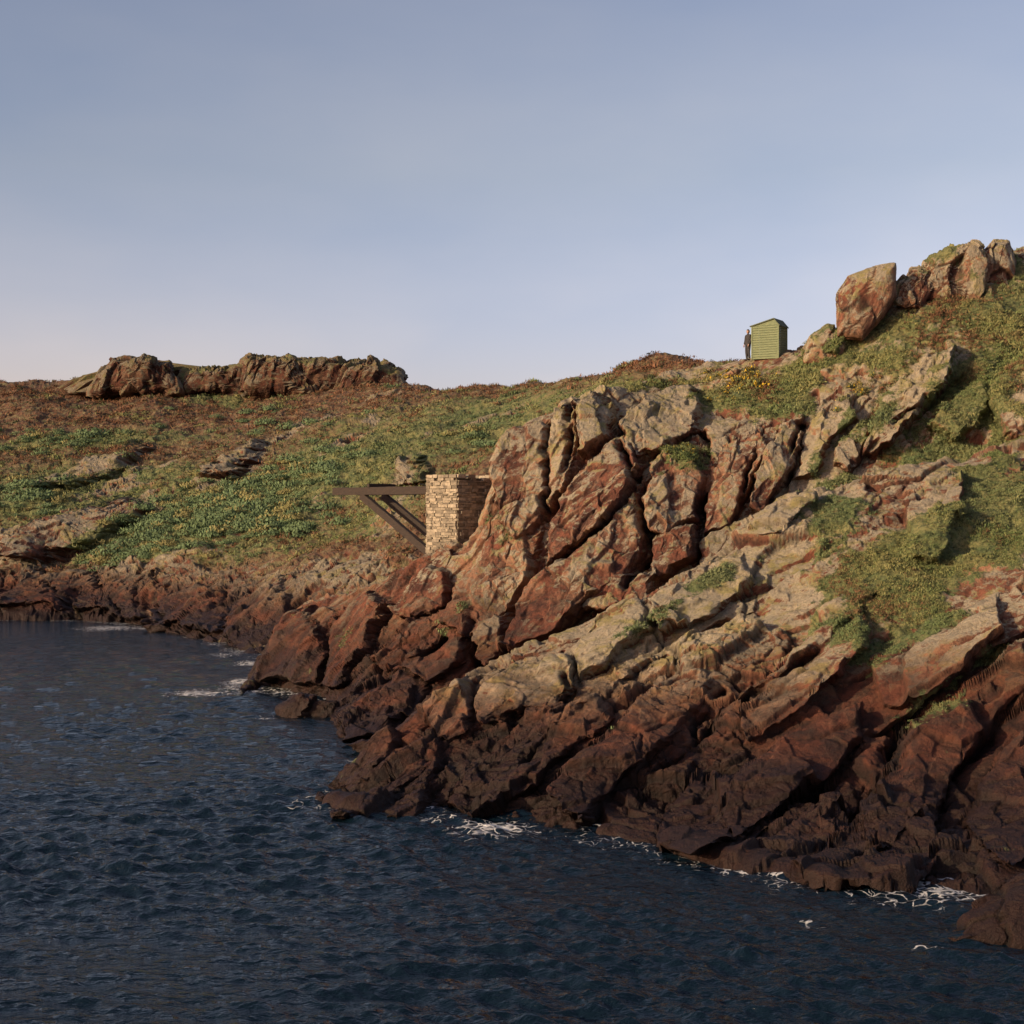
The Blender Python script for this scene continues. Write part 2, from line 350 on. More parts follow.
B=sheet('sea_cliff',Bcols,[(4,-.6),(14,-1.5),(30,-6)],[8,60,120,150,170,16,12,6],1.25,RB,MB,Bveg,Bru,Blich,1.0,103,slabs=Bsl,cracks=Bcr,big=.35,flat=[(770,360,38,14)])
Ccols=[
 [(-420,615),(-420,575,155),(-420,520,175),(-420,450,210),(-420,388,262)],
 [(-20,619),(-20,588,147),(-10,535,163),(0,455,200),(0,385,250)],
 [(115,622),(118,594,141),(130,535,158),(140,455,195),(150,386,250)],
 [(225,645),(235,607,120),(250,545,140),(270,465,175),(280,388,240)],
 [(300,662),(330,612,108),(350,540,125),(370,455,160),(400,390,220)],
 [(400,662),(430,590,105),(440,510,120),(470,440,150),(520,389,190)],
 [(500,662),(530,560,102),(550,480,112),(570,420,130),(620,379,150)],
 [(620,662),(650,540,100),(670,460,108),(690,400,118),(720,362,128)],
 [(750,662),(780,500,98),(800,430,104),(810,390,112),(830,364,122)],
 [(1350,662),(1380,500,98),(1400,430,104),(1400,400,112),(1400,380,122)]]
def Cveg(px,py,P):
    base=np.clip((P[:,2]-3.6)/3.6,0,1)*1.0
    return base-blobs(px,py,[(85,530,85,13,24,1.6),(130,480,90,7,25,.7),(245,462,80,8,30,1.0),(340,412,50,6,20,.9),(100,470,70,9,20,1.0),(412,470,20,20,0,1.0),(330,575,60,16,30,.6),(20,545,40,14,0,.7),(200,520,60,7,25,.8),(300,505,60,7,30,.8),(390,520,30,30,0,.6),(350,440,60,6,30,.7),(470,420,50,5,20,.6)])
def Cru(px,py,P):
    g=blobs(px,py,[(50,500,100,38,0,1.05),(90,440,150,8,3,.7),(200,515,120,42,0,1.0),(320,470,120,26,25,.8),(440,430,120,14,20,.85),(150,550,90,28,0,.7),(210,398,50,4,0,1.0),(560,410,100,16,15,1.0),(400,500,70,34,20,.8),(300,440,200,30,10,.25)])
    return 1.02-g*.95
Clich=lambda px,py,P: .2*np.ones_like(px)
Csl=[([(8,560),(40,530),(95,508),(152,498),(155,518),(95,545),(30,564)],3.5,0,2,7,-.4),([(40,490),(70,462),(125,444),(160,440),(130,470),(70,496)],3.0,1,2,8,.3),([(200,478),(225,455),(262,440),(268,450),(240,474)],3.0,.5,1,6,.4),([(395,482),(400,458),(415,448),(428,455),(428,482)],2.2,1,.5,4,.6),([(0,610),(30,575),(80,565),(70,612)],1.0,-1,.8,5),([(80,614),(90,580),(140,575),(150,620)],1.2,-1,.8,5),([(155,625),(160,590),(215,580),(225,630)],1.2,-1,.8,5),([(230,640),(240,598),(290,580),(300,625),(262,660)],1.5,-1,.8,5)]
Ccr=[([(35,565),(75,615)],2,1),([(85,568),(125,612)],2,1),([(155,580),(170,625)],2,1),([(225,585),(232,640)],2.5,1),([(0,572),(150,560),(260,575)],2,.6)]
C=sheet('hillside',Ccols,[(15,-1),(60,-8),(200,-40)],[6,75,85,130,150,14,8,4],1.0,RC,MC,Cveg,Cru,Clich,1.5,203,.5,.65,slabs=Csl,cracks=Ccr,big=.8,und=2.6)
# ---------------- rocks
import bmesh
ico={}
def getico(s):
    if s not in ico:
        bm=bmesh.new(); bmesh.ops.create_icosphere(bm,subdivisions=s,radius=1)
        ico[s]=(np.array([v.co[:] for v in bm.verts]),np.array([[v.index for v in f.verts] for f in bm.faces])); bm.free()
    return ico[s]
def rock(poly,d,th,tilt=(0,0),sub=6,amp=.8,R=RB,mat=MB,seed=1,lich=0.,name='rock_outcrop',k=.7,veg=0.,blk=.55,rus=0.):
    V,Fc=getico(sub); poly=np.array(poly,float); c=(poly.max(0)+poly.min(0))/2; c=.5*c+.5*poly.mean(0)
    a,b,cc=V[:,0],V[:,2],V[:,1]
    m=np.sqrt(a*a+b*b)+1e-9; dx=a/m; dy=-b/m
    r=np.zeros(len(V))
    for i in range(len(poly)):
        p=poly[i]-c;q=poly[(i+1)%len(poly)]-c; e=q-p
        den=dx*e[1]-dy*e[0]; den=np.where(abs(den)<1e-9,1e-9,den)
        t=(p[0]*e[1]-p[1]*e[0])/den; u=(p[0]*dy-p[1]*dx)/den
        ok=(t>0)&(u>=-1e-6)&(u<=1+1e-6); r=np.where(ok,np.maximum(r,t),r)
    s=m**blk; px=c[0]+r*s*dx; py=c[1]+r*s*dy
    dep=d+tilt[0]*(px-c[0])/100+tilt[1]*(py-c[1])/100+np.sign(cc)*abs(cc)**blk*th
    P=np.stack([(px-512)/F*dep,dep,H+(512-py)/F*dep],1)
    fn=np.cross(P[Fc[:,1]]-P[Fc[:,0]],P[Fc[:,2]]-P[Fc[:,0]]); n=np.zeros_like(P)
    for j in range(3): np.add.at(n,Fc[:,j],fn)
    n/=np.linalg.norm(n,axis=1,keepdims=True)+1e-9
    dis,cr,tone=rockdisp(P+seed*7.7,R,k,seed)
    P2=P+n*(dis*amp)[:,None]
    vg=np.clip(veg+.6*fbm(P*.6,3,7)+.6*(n[:,2]-.6),0,1) if veg>0 else np.zeros(len(P))
    return mkmesh(name,P2,Fc,mat,{'veg':vg,'crack':cr,'tone':tone,'lich':np.full(len(P),lich),'russet':np.full(len(P),rus)})
S=[0]
def rk(*a,**k):
    S[0]+=1; k.setdefault('seed',S[0]*3); return rock(*a,**k)
rk([(276,708),(300,697),(338,700),(342,720),(310,726),(280,722)],73.5,1.0,(0,-1),sub=5,amp=.5,k=.7,lich=-.5,name='sea_rock')
rk([(836,338),(837,294),(848,276),(872,267),(895,264),(896,296),(884,318),(862,340)],84.5,1.3,(0,-1),amp=.28,k=.9,lich=.6,blk=.45)
rk([(892,306),(898,284),(912,272),(930,268),(940,290),(925,312)],86,1.5,(0,-1.5),sub=6,amp=.6,k=.6,lich=.7,veg=.35)
rk([(918,286),(925,262),(950,250),(975,246),(990,262),(985,300),(940,304)],87,1.8,(0,-1.5),amp=.7,k=.65,lich=.8,veg=.3)
rk([(978,290),(982,250),(994,240),(1007,243),(1012,262),(1012,290)],87.5,1.4,(0,-1.5),sub=6,amp=.5,k=.6,lich=.6)
rk([(805,362),(812,338),(828,326),(840,330),(845,352),(825,368)],84.5,1.0,(0,-1),sub=5,amp=.6,k=.6,lich=.7,veg=.35)
rk([(940,945),(965,915),(1024,885),(1080,880),(1080,960),(1000,950)],36,1.1,(0,-2),sub=7,amp=.75,k=.6,R=RA,mat=MA,lich=-.8,name='sea_rock')
for pl,d in [([(330,812),(342,808),(352,812),(345,819),(332,818)],48.7),([(252,672),(262,664),(274,676),(262,682)],88),([(143,626),(160,622),(172,630),(150,634)],124),([(345,745),(362,738),(378,742),(362,752)],62)]:
    rk(pl,d,.5,(0,0),sub=4,amp=.3,k=.4,R=RA,mat=MA,name='sea_rock')
RT=axes((.25,.1,1),(1,0,0))
tor=[([(50,394),(82,377),(108,368),(170,367),(200,371),(245,367),(300,365),(350,367),(395,375),(420,394)],242,.45),
 ([(88,394),(104,368),(112,359),(150,358),(170,361),(186,394)],236,.1),
 ([(170,394),(184,371),(215,367),(248,364),(258,396)],238,.45),([(236,394),(243,361),(250,357),(292,359),(318,394)],236,.3),([(280,394),(294,360),(315,358),(345,361),(362,394)],237,.35),([(330,394),(346,366),(362,362),(386,363),(402,372),(412,394)],235,.3)]
for pl,d,vg in tor: rk(pl,d,5,(0,0),sub=6,amp=.85,k=1.1,R=RT,mat=MT,lich=.5,name='rocky_tor',veg=vg,rus=.5)
# ---------------- vegetation clumps
green=np.array([.11,.15,.055]);olive=np.array([.235,.215,.09]);rusc=np.array([.160,.082,.046]);dkc=np.array([.045,.056,.026]);bgc=np.array([.105,.155,.08])
def vegclumps(name,data,n,size,seed,leaf=20,window=None,flower=0,asp=.28,flat=.6,lsc=1.0,plain=False):
    ob,P,v,ru,px,py,nn=data; r=np.random.default_rng(seed)
    w=np.clip((v-.38)/.3,0,1)*((px>-60)&(px<1090)&(P[:,2]>2))
    w=w*P[:,1]**1.2*(.25+np.clip(.5+fbm(P*.5,3,41)*1.5,0,1))
    if window is not None: w=blobs(px,py,window)**2*(P[:,2]>2)*(v>.1)
    w/=w.sum()
    ids=r.choice(len(P),n,p=w); C0=P[ids]
    s=size*(C0[:,1]/80)**.55*r.uniform(.4,1.5,n)
    s=s*(1+.7*fbm(C0*.7,2,12))
    g=.5+.5*fbm(C0*.35,3,77)
    dirs=r.normal(size=(n,leaf,3)); dirs[...,2]=abs(dirs[...,2]); dirs/=np.linalg.norm(dirs,axis=2,keepdims=True)
    cen=C0[:,None]+dirs*s[:,None,None]*r.uniform(.3,1,(n,leaf,1))*np.array([1,1,flat])
    a=r.normal(size=(n,leaf,3))*np.array([.6,.6,1.2]);a/=np.linalg.norm(a,axis=2,keepdims=True); b=np.cross(a,dirs); b/=np.linalg.norm(b,axis=2,keepdims=True)+1e-9
    ls=(s[:,None,None]*r.uniform(.14,.34,(n,leaf,1)))*lsc
    V=np.stack([cen-a*ls,cen+b*ls*asp,cen+a*ls,cen-b*ls*asp],2).reshape(-1,3)
    Fq=np.arange(len(V)).reshape(-1,4)
    t=np.clip(g*1.5-.3+r.normal(0,.2,n),0,1)[:,None]; col=green*(1-t)+olive*t
    t=np.clip(.5+fbm(C0*.12,2,66)*2,0,1)[:,None]*.6; col=col*(1-t)+bgc*t
    if plain:
        col=bgc*(1-.4*g[:,None])+green*.4*g[:,None]; t=(r.random((n,1))<.2); col=np.where(t,olive*.85,col)
    else:
        rr=np.clip((ru[ids]+fbm(C0*.3,3,88)*1.4+r.normal(0,.2,n)-.42)/.3,0,1)[:,None]; col=col*(1-rr)+rusc*rr*r.uniform(.5,1.3,(n,1))
        d2=(r.random((n,1))<.12); col=np.where(d2,dkc,col)
    col=np.repeat(col,leaf*4,0)*np.repeat(r.uniform(.7,1.3,(n*leaf,1)),4,0)
    if flower>0:
        fl=np.repeat(r.random((n*leaf,1))<flower,4,0); col=np.where(fl,np.array([.50,.34,.04]),col*.8)
    col=np.hstack([col,np.ones((len(col),1))])
    return mkmesh(name,V,Fq,MV,cols={'lc':col})
m=NT('leaf_clumps'); m.l.new(m.attr('lc','Color'),m.b.inputs['Base Color']); m.b.inputs['Roughness'].default_value=.8; m.b.inputs['Specular IOR Level'].default_value=.15; MV=m.m
vegclumps('clifftop_vegetation',B,18000,.20,1)
vegclumps('coastal_grass',A,12000,.16,2)
vegclumps('bracken_hillside',C,26000,.32,3)
vegclumps('shrubs',C,900,.85,13,leaf=260,window=[(60,440,60,8,0,1),(190,520,80,32,20,1),(310,470,60,20,20,.7),(260,520,60,24,0,.8),(30,500,40,20,0,1),(130,560,50,10,0,.7),(470,430,40,10,20,.5),(250,420,120,14,0,.3)],asp=.5,flat=.45,lsc=.36,plain=True)
vegclumps('gorse_bush',B,110,.34,21,leaf=160,window=[(742,383,24,10,0,1),(720,402,18,7,0,.6)],flower=.20,asp=.5,flat=.9,lsc=.6)
vegclumps('gorse_bush',B,45,.34,22,leaf=160,window=[(686,458,17,10,0,1)],flower=.04,asp=.4,flat=.9,lsc=.6)
vegclumps('gorse_bush',B,80,.32,23,leaf=160,window=[(855,392,25,7,35,1),(960,480,25,12,0,1)],flower=.08,asp=.4,flat=.8,lsc=.6)
# ---------------- sea
def sea():
    th=np.concatenate([np.linspace(-100,-24,60),np.linspace(-23.7,23.7,900),np.linspace(24,100,60)])*math.pi/180
    pyr=np.concatenate([np.linspace(3500,1080,60),np.linspace(1075,600,700),np.linspace(598,516,80)])
    d=H*F/(pyr-512); d=np.concatenate([[0.5],d,[9000,20000]])
    T,D=np.meshgrid(th,d,indexing='ij'); X=np.sin(T)*D;Y=np.cos(T)*D; Z=np.zeros_like(X)
    sp=np.gradient(D,axis=1)
    r=np.random.default_rng(5)
    for i in range(80):
        L=.30*10**(r.uniform(0,.9)); an=math.radians(250+r.normal(0,34)); ph=r.uniform(0,6.28)
        a=.0095*L**.8; k=2*math.pi/L; w=np.clip((L/sp-2)/3,0,1)
        p=k*(X*math.cos(an)+Y*math.sin(an))+ph+2.2*np.sin(X*.27+Y*.11+i)+2.1*np.sin(Y*.19-X*.13+2*i)
        Z+=a*w*(np.abs(np.sin(p/2))*-2+1.27 if i%2==0 else np.sin(p))
    P=np.stack([X,Y,Z],-1).reshape(-1,3)
    Z2=Z.reshape(-1)*(.8+.7*fbm(P*np.array([.12,.12,0]),3,9)); P[:,2]=Z2
    g=np.zeros((500,500)); x0,y0,cs=-120,20,.5
    for o in (A[1],B[1],C[1]):
        q=o[(abs(o[:,2])<.25)]
        ix=((q[:,0]-x0)/cs).astype(int);iy=((q[:,1]-y0)/cs).astype(int); ok=(ix>=0)&(ix<500)&(iy>=0)&(iy<500); g[ix[ok],iy[ok]]=1
    def blur(a,s):
        k=np.exp(-np.arange(-3*s,3*s+1)**2/(2*s*s));k/=k.sum()
        a=np.apply_along_axis(lambda m:np.convolve(m,k,'same'),0,a); return np.apply_along_axis(lambda m:np.convolve(m,k,'same'),1,a)
    g=np.clip(blur(g,2)*3.2,0,1)
    ix=np.clip(((P[:,0]-x0)/cs),0,498.9);iy=np.clip(((P[:,1]-y0)/cs),0,498.9); i0=ix.astype(int);j0=iy.astype(int);fx=ix-i0;fy=iy-j0
    pr=g[i0,j0]*(1-fx)*(1-fy)+g[i0+1,j0]*fx*(1-fy)+g[i0,j0+1]*(1-fx)*fy+g[i0+1,j0+1]*fx*fy
    f=pr*(.60+.6*fbm(P*np.array([.25,.25,0]),2,19))
    for (x,y,rx,ry,w) in [(195,693,38,5,1.1),(250,663,25,4,1.0),(265,718,16,4,.8),(490,828,60,12,1.05),(440,818,30,5,.95),(600,823,60,4,1.1),(745,868,45,9,1.05),(965,876,34,6,1.05),(990,893,40,5,.85),(815,923,25,5,.8),(930,948,30,6,.85),(370,742,22,4,1.0),(110,628,45,4,1.0),(985,1000,25,6,.6),(225,655,30,4,.8)]:
        c=shore(x,y); ax=rx/F*c[1]; ay=ry*c[1]**2/(H*F)
        f=np.maximum(f,w*np.exp(-((P[:,0]-c[0])/ax)**2-((P[:,1]-c[1])/ay)**2))
    nu,nv=X.shape; idx=np.arange(nu*nv).reshape(nu,nv)
    Fq=np.stack([idx[:-1,:-1],idx[1:,:-1],idx[1:,1:],idx[:-1,1:]],-1).reshape(-1,4)
    m=NT('sea_water'); p=m.pos(); b=m.b
    pf=m.mapping(p,rot=(0,0,.15),scale=(.8,1.5,0))
    n1=m.noise(pf,2.0,4,.55,.4); n2=m.noise(pf,6,3,.5,.3)
    vo=m.node('ShaderNodeTexVoronoi',feature='DISTANCE_TO_EDGE'); 
    wp=m.node('ShaderNodeVectorMath',operation='ADD'); m.l.new(p,wp.inputs[0])
    nn=m.node('ShaderNodeTexNoise'); m.l.new(p,nn.inputs['Vector']); nn.inputs['Scale'].default_value=1.5; m.l.new(nn.outputs['Color'],wp.inputs[1]); m.l.new(wp.outputs[0],vo.inputs['Vector']); vo.inputs['Scale'].default_value=2.2
    web=m.ss(vo.outputs[0],.0,.12,1,0)
    fm=m.attr('foam'); ff=m.math('ADD',fm,m.math('MULTIPLY',m.math('SUBTRACT',n1,.5),1.5))
    ff=m.math('ADD',ff,m.math('MULTIPLY',web,.42)); ff=m.math('MULTIPLY',m.ss(ff,.90,1.22),m.ss(fm,.08,.3))
    m.l.new(m.mix(ff,(.003,.009,.016),(.52,.51,.50)),b.inputs['Base Color'])
    b.inputs['Specular Tint'].default_value=(.84,.93,1,1)
    m.l.new(m.math('ADD',m.math('MULTIPLY',ff,.6),.06),b.inputs['Roughness']); b.inputs['IOR'].default_value=1.33
    bb=m.bump(n1,.9,.20); bb=m.bump(n2,.6,.05,bb); m.l.new(bb,b.inputs['Normal'])
    mkmesh('sea_water',P,Fq,m.m,{'foam':f},smooth=True)
sea()
# ---------------- stone pillar + beams
def simplemat(name,c1,c2,scale,rough=.85,bump=.4,dist=.03,vec=(1,1,1),attr=None):
    m=NT(name); p=m.mapping(m.pos(),scale=vec); n=m.noise(p,scale,6,.65)
    col=m.mix(m.ss(n,.3,.7),c1,c2)
    if attr: col=m.mix(1.0,col,m.attr(attr,'Color'),'MULTIPLY')
    m.l.new(col,m.b.inputs['Base Color']); m.b.inputs['Roughness'].default_value=rough
    m.l.new(m.bump(n,bump,dist),m.b.inputs['Normal']); return m.m
MS=simplemat('drystone',(.20,.17,.13),(.34,.29,.215),6,attr='lc')
MW=simplemat('weathered_timber',(.018,.011,.008),(.042,.027,.018),5,vec=(1,1,5))
def empty(name,loc=(0,0,0)):
    e=bpy.data.objects.new(name,None); e.location=loc; sc.collection.objects.link(e); return e
def pillar():
    e=empty('stone_ruin_with_timber_gantry')
    corner=U(457,474,80.5); top=corner[2]; L=np.array([-.7,.714,0]);Rr=np.array([.714,.7,0]); ll=2.55;lr=3.0
    V=[];Fq=[];Cc=[]
    def box(o,a,b,c,j=.012,col=1):
        i=len(V)
        pts=[o,o+a,o+a+b,o+b,o+c,o+a+c,o+a+b+c,o+b+c]
        for p in pts: V.append(p+np.random.uniform(-j,j,3)); Cc.append(list(np.array([1,.97,.93])*col)+[1])
        for f in [(0,3,2,1),(4,5,6,7),(0,1,5,4),(1,2,6,5),(2,3,7,6),(3,0,4,7)]: Fq.append([i+q for q in f])
    np.random.seed(4)
    z=top; c0=np.array([corner[0],corner[1],0]); bottom=top-7
    up=np.array([0,0,1.])
    while z>bottom:
        hh=np.random.uniform(.07,.17); z-=hh+.012
        for (o,dr,ln,inn) in [(c0,L,ll,Rr),(c0,Rr,lr,L),(c0+L*ll,Rr,lr,-L),(c0+Rr*lr,L,ll,-Rr)]:
            s=np.random.uniform(0,.1)
            while s<ln-.05:
                w=min(np.random.uniform(.15,.62),ln-s)
                pr=np.random.uniform(-.04,.06)
                drop=(z>top-.4 and np.random.random()<.35 and z+hh>top-.25)
                if not drop: box(o+dr*s-inn*pr+up*z,dr*(w-.018),inn*.35,up*hh,.018,np.random.uniform(.45,1.25))
                s+=w
    box(c0+L*.15+Rr*.15+up*(bottom),L*(ll-.3),Rr*(lr-.3),up*(top-bottom-.22),0,.3)
    w=mkmesh('stone_walls',np.array(V),np.array(Fq),MS,cols={'lc':np.array(Cc)}); w.parent=e
    def beam(a,b,w,h,name):
        a=np.array(a);b=np.array(b); d=b-a; ln=np.linalg.norm(d); d/=ln
        sx=np.cross(d,up); sx/=np.linalg.norm(sx); uz=np.cross(sx,d)
        n=14;Vb=[];Fb=[]
        for i in range(n+1):
            for (p,q) in [(-.5,-.5),(-.42,-.5),(.42,-.5),(.5,-.42),(.5,.42),(.42,.5),(-.42,.5),(-.5,.42)]:
                Vb.append(a+d*ln*i/n+sx*p*w+uz*q*h+np.random.uniform(-.012,.012,3))
        for i in range(n):
            for j in range(8): Fb.append([i*8+j,i*8+(j+1)%8,(i+1)*8+(j+1)%8,(i+1)*8+j])
        me=bpy.data.meshes.new(name); me.from_pydata([tuple(v) for v in Vb],[],[tuple(f) for f in Fb]+[tuple(range(7,-1,-1)),tuple(range(n*8,n*8+8))]); me.materials.append(MW)
        o=bpy.data.objects.new(name,me); sc.collection.objects.link(o); o.parent=e
    zb=H+(512-490)/F*82.5
    for i,(off,ln) in enumerate([(.3,8.6),(1.9,8.2)]):
        r=c0+L*ll+Rr*off; r[2]=zb
        beam(r-L*.6,r+L*ln,.36,.44,'cantilever_beam_%d'%(i+1))
        lo=r.copy(); lo[2]=zb-3.5
        hi=r+L*6.0; hi[2]=zb-.26
        beam(lo-(hi-lo)*.03,hi,.32,.42,'diagonal_brace_%d'%(i+1))
    a=c0+L*(ll+5.2)+Rr*.1; b=c0+L*(ll+5.2)+Rr*2.1; a[2]=b[2]=zb+.32
    beam(a,b,.2,.2,'cross_tie')
pillar()
# ---------------- hut
MG=simplemat('green_painted_boards',(.12,.15,.08),(.19,.22,.12),4,vec=(1,1,6),bump=.2)
MR=simplemat('roof_felt',(.07,.085,.05),(.12,.14,.08),6)
def pbox(name,lo,hi,mat,par,bev=.008):
    bm=bmesh.new(); bmesh.ops.create_cube(bm,size=1)
    for v in bm.verts:
        v.co=Vector([(lo[i]+hi[i])/2+v.co[i]*(hi[i]-lo[i]) for i in range(3)])
    bmesh.ops.bevel(bm,geom=bm.edges[:],offset=bev,segments=1,affect='EDGES')
    me=bpy.data.meshes.new(name); bm.to_mesh(me); bm.free(); me.materials.append(mat)
    o=bpy.data.objects.new(name,me); sc.collection.objects.link(o); o.parent=par; return o
def hut():
    g=U(770,357,87.2)
    e=empty('green_wooden_hut',(g[0]+.05,g[1]+.5,g[2]-.12)); e.rotation_euler=(0,0,math.radians(-30))
    W,Dp=1.62,1.4; hl,hr=1.95,2.3
    n=14
    for i in range(n):
        z0=i*hl/n; z1=z0+hl/n-.014
        pbox('front_board_%d'%i,(-W/2,-Dp/2-.02,z0),(W/2,-Dp/2+.015,z1),MG,e)
        pbox('back_board_%d'%i,(-W/2,Dp/2-.015,z0),(W/2,Dp/2+.02,z1),MG,e)
        pbox('left_board_%d'%i,(-W/2-.02,-Dp/2+.02,z0),(-W/2+.015,Dp/2-.02,z1),MG,e)
        pbox('right_board_%d'%i,(W/2-.015,-Dp/2+.02,z0),(W/2+.02,Dp/2-.02,z1),MG,e)
    for i,(x,y) in enumerate([(-W/2,-Dp/2),(W/2,-Dp/2),(-W/2,Dp/2),(W/2,Dp/2)]):
        pbox('corner_post_%d'%i,(x-.045,y-.045,0),(x+.045,y+.045,hl),MG,e)
    def prism(name,pts,y0,y1,mat):
        k=len(pts); vs=[(x,y0,z) for x,z in pts]+[(x,y1,z) for x,z in pts]
        fs=[tuple(range(k)),tuple(range(2*k-1,k-1,-1))]+[(i,i+k,(i+1)%k+k,(i+1)%k) for i in range(k)]
        me=bpy.data.meshes.new(name); me.from_pydata(vs,[],fs); me.materials.append(mat); me.update()
        o=bpy.data.objects.new(name,me); sc.collection.objects.link(o); o.parent=e
    pk=.55
    prism('gable_walls',[(-W/2,hl),(W/2,hl),(pk,hr)],-Dp/2-.005,Dp/2+.005,MG)
    prism('roof_left_slope',[(-W/2-.12,hl-.03),(-W/2-.12,hl+.02),(pk,hr+.06),(pk,hr+.003)],-Dp/2-.1,Dp/2+.1,MR)
    prism('roof_right_slope',[(W/2+.1,hl-.08),(pk+.002,hr+.003),(pk+.002,hr+.06),(W/2+.1,hl-.02)],-Dp/2-.1,Dp/2+.1,MR)
hut()
# ---------------- person
MCo=simplemat('dark_coat',(.02,.019,.022),(.035,.032,.034),8)
MSk=simplemat('skin',(.36,.21,.15),(.40,.24,.17),20,rough=.6,bump=.05)
MH=simplemat('dark_hair',(.02,.014,.01),(.03,.02,.015),20)
def person():
    g=U(748,360.5,87.9); e=empty('standing_person',tuple(g)); e.rotation_euler=(0,0,math.radians(-60)); e.scale=(1.04,1.04,1.04)
    def skin(name,J,E,mat,root=0,sub=2):
        me=bpy.data.meshes.new(name); me.from_pydata([j[:3] for j in J],E,[]); me.materials.append(mat)
        o=bpy.data.objects.new(name,me); sc.collection.objects.link(o); o.parent=e
        md=o.modifiers.new('s','SKIN'); md.use_smooth_shade=True
        for i,j in enumerate(J):
            r=j[3] if hasattr(j[3],'__len__') else (j[3],j[3]); me.skin_vertices[0].data[i].radius=r; me.skin_vertices[0].data[i].use_root=(i==root)
        s=o.modifiers.new('ss','SUBSURF'); s.levels=sub; s.render_levels=sub; return o
    J=[(0,0,.95,(.18,.14)),(0,0,1.15,(.175,.135)),(0,.01,1.36,(.21,.14)),(0,.01,1.47,(.09,.08)),(0,-.01,1.55,.055),
       (-.19,.01,1.41,.08),(-.26,.02,1.13,.065),(-.20,-.10,.92,.05),(.19,.01,1.41,.08),(.26,.02,1.13,.065),(.20,-.10,.92,.05),
       (-.095,0,.86,.115),(-.11,-.02,.48,.085),(-.115,.02,.09,.06),(.095,0,.86,.115),(.12,-.05,.48,.085),(.135,0,.09,.06)]
    E=[(0,1),(1,2),(2,3),(3,4),(2,5),(5,6),(6,7),(2,8),(8,9),(9,10),(0,11),(11,12),(12,13),(0,14),(14,15),(15,16)]
    skin('clothed_body',J,E,MCo)
    skin('coat_hem',[(0,0,1.05,(.19,.15)),(0,0,.74,(.215,.18))],[(0,1)],MCo)
    for s in (-1,1):
        skin('shoe_%d'%(s+2),[(s*.12,.05,.04,.05),(s*.125,-.08,.035,.05),(s*.13,-.2,.03,.035)],[(0,1),(1,2)],MH)
        x=s*.195
        J=[(x,-.10,.92,.03),(x,-.125,.86,(.042,.022)),(x,-.135,.83,(.04,.02))];E=[(0,1),(1,2)]
        for k in range(4):
            b=len(J); y=-.165+k*.02; l=[.06,.075,.07,.052][k]
            J+=[(x,y,.81,.009),(x-s*.006,y-.004,.81-l*.55,.0085),(x-s*.02,y,.81-l,.007)]; E+=[(2,b),(b,b+1),(b+1,b+2)]
        b=len(J); J+=[(x-s*.01,-.17,.85,.011),(x-s*.02,-.195,.81,.009)]; E+=[(1,b),(b,b+1)]
        skin('hand_%d'%(s+2),J,E,MSk,sub=1)
    bm=bmesh.new(); bmesh.ops.create_uvsphere(bm,u_segments=32,v_segments=24,radius=1)
    for v in bm.verts:
        x,y,z=v.co; w=.078*(1-.22*max(0,-z)); dd=.098
        nx=x*w; ny=y*dd; nz=z*.122
        if y<0:
            ny-= .022*math.exp(-((z+.12)/.16)**2-(x/.16)**2)
            for sx in (-1,1): ny+=.012*math.exp(-((z-.08)/.12)**2-((x-sx*.38)/.16)**2)
            ny-=.008*math.exp(-((z+.48)/.08)**2-(x/.3)**2)
            ny-=.012*math.exp(-((z+.85)/.18)**2-(x/.35)**2)
        v.co=(nx,ny,nz+1.64)
    me=bpy.data.meshes.new('head'); bm.to_mesh(me); bm.free(); me.materials.append(MSk); me.polygons.foreach_set('use_smooth',[True]*len(me.polygons))
    o=bpy.data.objects.new('head',me); sc.collection.objects.link(o); o.parent=e
    bm=bmesh.new(); bmesh.ops.create_uvsphere(bm,u_segments=32,v_segments=24,radius=1)
    kill=[v for v in bm.verts if (v.co.y<-.25 and v.co.z<.45) or v.co.z<-.55]; bmesh.ops.delete(bm,geom=kill,context='VERTS')
    for v in bm.verts: v.co=(v.co.x*.087,v.co.y*.108+.004,v.co.z*.132+1.647)
    me=bpy.data.meshes.new('hair'); bm.to_mesh(me); bm.free(); me.materials.append(MH)
    o=bpy.data.objects.new('hair',me); sc.collection.objects.link(o); o.parent=e; o.modifiers.new('so','SOLIDIFY').thickness=.012
    for s in (-1,1):
        for nm,loc,sc_,mt in [('ear',(s*.08,.01,1.635),(.012,.022,.032),MSk),('eye',(s*.03,-.083,1.648),(.012,.008,.008),MH)]:
            bm=bmesh.new(); bmesh.ops.create_uvsphere(bm,u_segments=12,v_segments=8,radius=1)
            for v in bm.verts: v.co=(loc[0]+v.co.x*sc_[0],loc[1]+v.co.y*sc_[1],loc[2]+v.co.z*sc_[2])
            me=bpy.data.meshes.new(nm); bm.to_mesh(me); bm.free(); me.materials.append(mt); o=bpy.data.objects.new('%s_%d'%(nm,s+2),me); sc.collection.objects.link(o); o.parent=e
person()
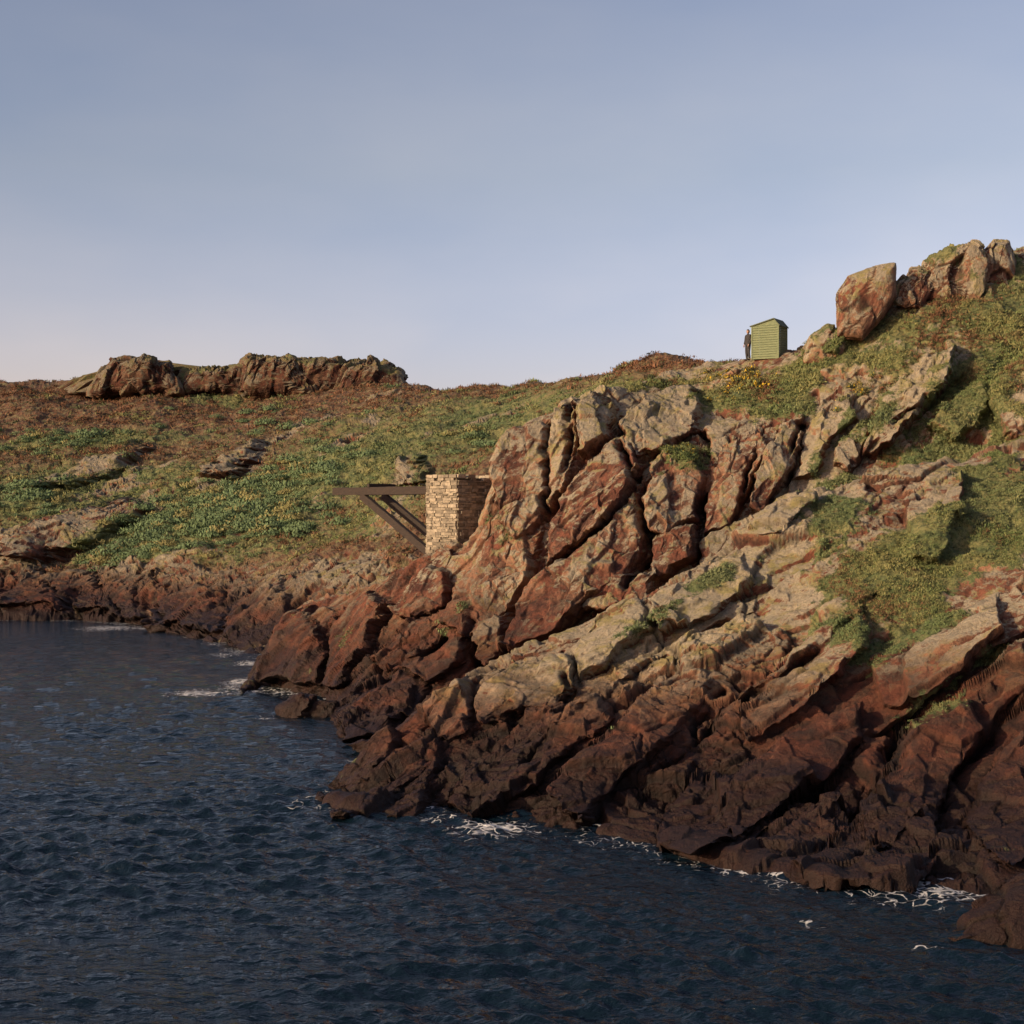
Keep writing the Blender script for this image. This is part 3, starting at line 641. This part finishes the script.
# ---------------- light
sd=Vector((-.80,-.54,.27)).normalized()
el=math.asin(sd.z); rot=math.atan2(sd.x,sd.y)
sl=bpy.data.lights.new('sun','SUN'); sl.energy=5.0; sl.angle=math.radians(.5); sl.color=(1,.78,.49)
so=bpy.data.objects.new('sun',sl); so.rotation_euler=sd.to_track_quat('Z','Y').to_euler(); sc.collection.objects.link(so)
w=bpy.data.worlds.new('World'); sc.world=w; w.use_nodes=True; t=w.node_tree; bg=t.nodes['Background']
sk=t.nodes.new('ShaderNodeTexSky'); sk.sky_type='NISHITA'; sk.sun_disc=False; sk.sun_elevation=el; sk.sun_rotation=rot; sk.dust_density=1.5; sk.air_density=1.0
mx=t.nodes.new('ShaderNodeMix'); mx.data_type='RGBA'; mx.blend_type='MULTIPLY'; mx.inputs[0].default_value=1
tc=t.nodes.new('ShaderNodeTexCoord'); mp=t.nodes.new('ShaderNodeMapping'); mp.inputs['Scale'].default_value=(1.5,1.5,4); t.links.new(tc.outputs['Generated'],mp.inputs[0])
nz=t.nodes.new('ShaderNodeTexNoise'); nz.inputs['Scale'].default_value=1.6; nz.inputs['Detail'].default_value=5; nz.inputs['Roughness'].default_value=.5; t.links.new(mp.outputs[0],nz.inputs['Vector'])
rp=t.nodes.new('ShaderNodeMix'); rp.data_type='RGBA'; mr=t.nodes.new('ShaderNodeMapRange'); mr.inputs[1].default_value=.40; mr.inputs[2].default_value=.66; t.links.new(nz.outputs['Fac'],mr.inputs[0]); t.links.new(mr.outputs[0],rp.inputs[0])
rp.inputs[6].default_value=(1.26,1.03,1.06,1); rp.inputs[7].default_value=(1.55,1.17,1.10,1)
sx=t.nodes.new('ShaderNodeSeparateXYZ'); t.links.new(tc.outputs['Generated'],sx.inputs[0])
hr_=t.nodes.new('ShaderNodeMapRange'); hr_.inputs[1].default_value=0.0; hr_.inputs[2].default_value=.22; hr_.inputs[3].default_value=1; hr_.inputs[4].default_value=0; t.links.new(sx.outputs[2],hr_.inputs[0])
hz=t.nodes.new('ShaderNodeMix'); hz.data_type='RGBA'; hz.blend_type='MULTIPLY'; t.links.new(hr_.outputs[0],hz.inputs[0]); t.links.new(rp.outputs[2],hz.inputs[6]); hz.inputs[7].default_value=(1.10,1.07,1.36,1)
t.links.new(hz.outputs[2],mx.inputs[7])
t.links.new(sk.outputs[0],mx.inputs[6]); t.links.new(mx.outputs[2],bg.inputs[0]); bg.inputs[1].default_value=.13
# ---------------- camera
cd=bpy.data.cameras.new('camera'); cd.sensor_width=36; cd.lens=36*F/1024; cd.clip_end=30000; cd.clip_start=.1
co=bpy.data.objects.new('camera',cd); co.location=(0,0,H); co.rotation_euler=(math.pi/2,0,0); sc.collection.objects.link(co); sc.camera=co
sc.view_settings.view_transform='Standard'; sc.view_settings.look='None'; sc.view_settings.exposure=0
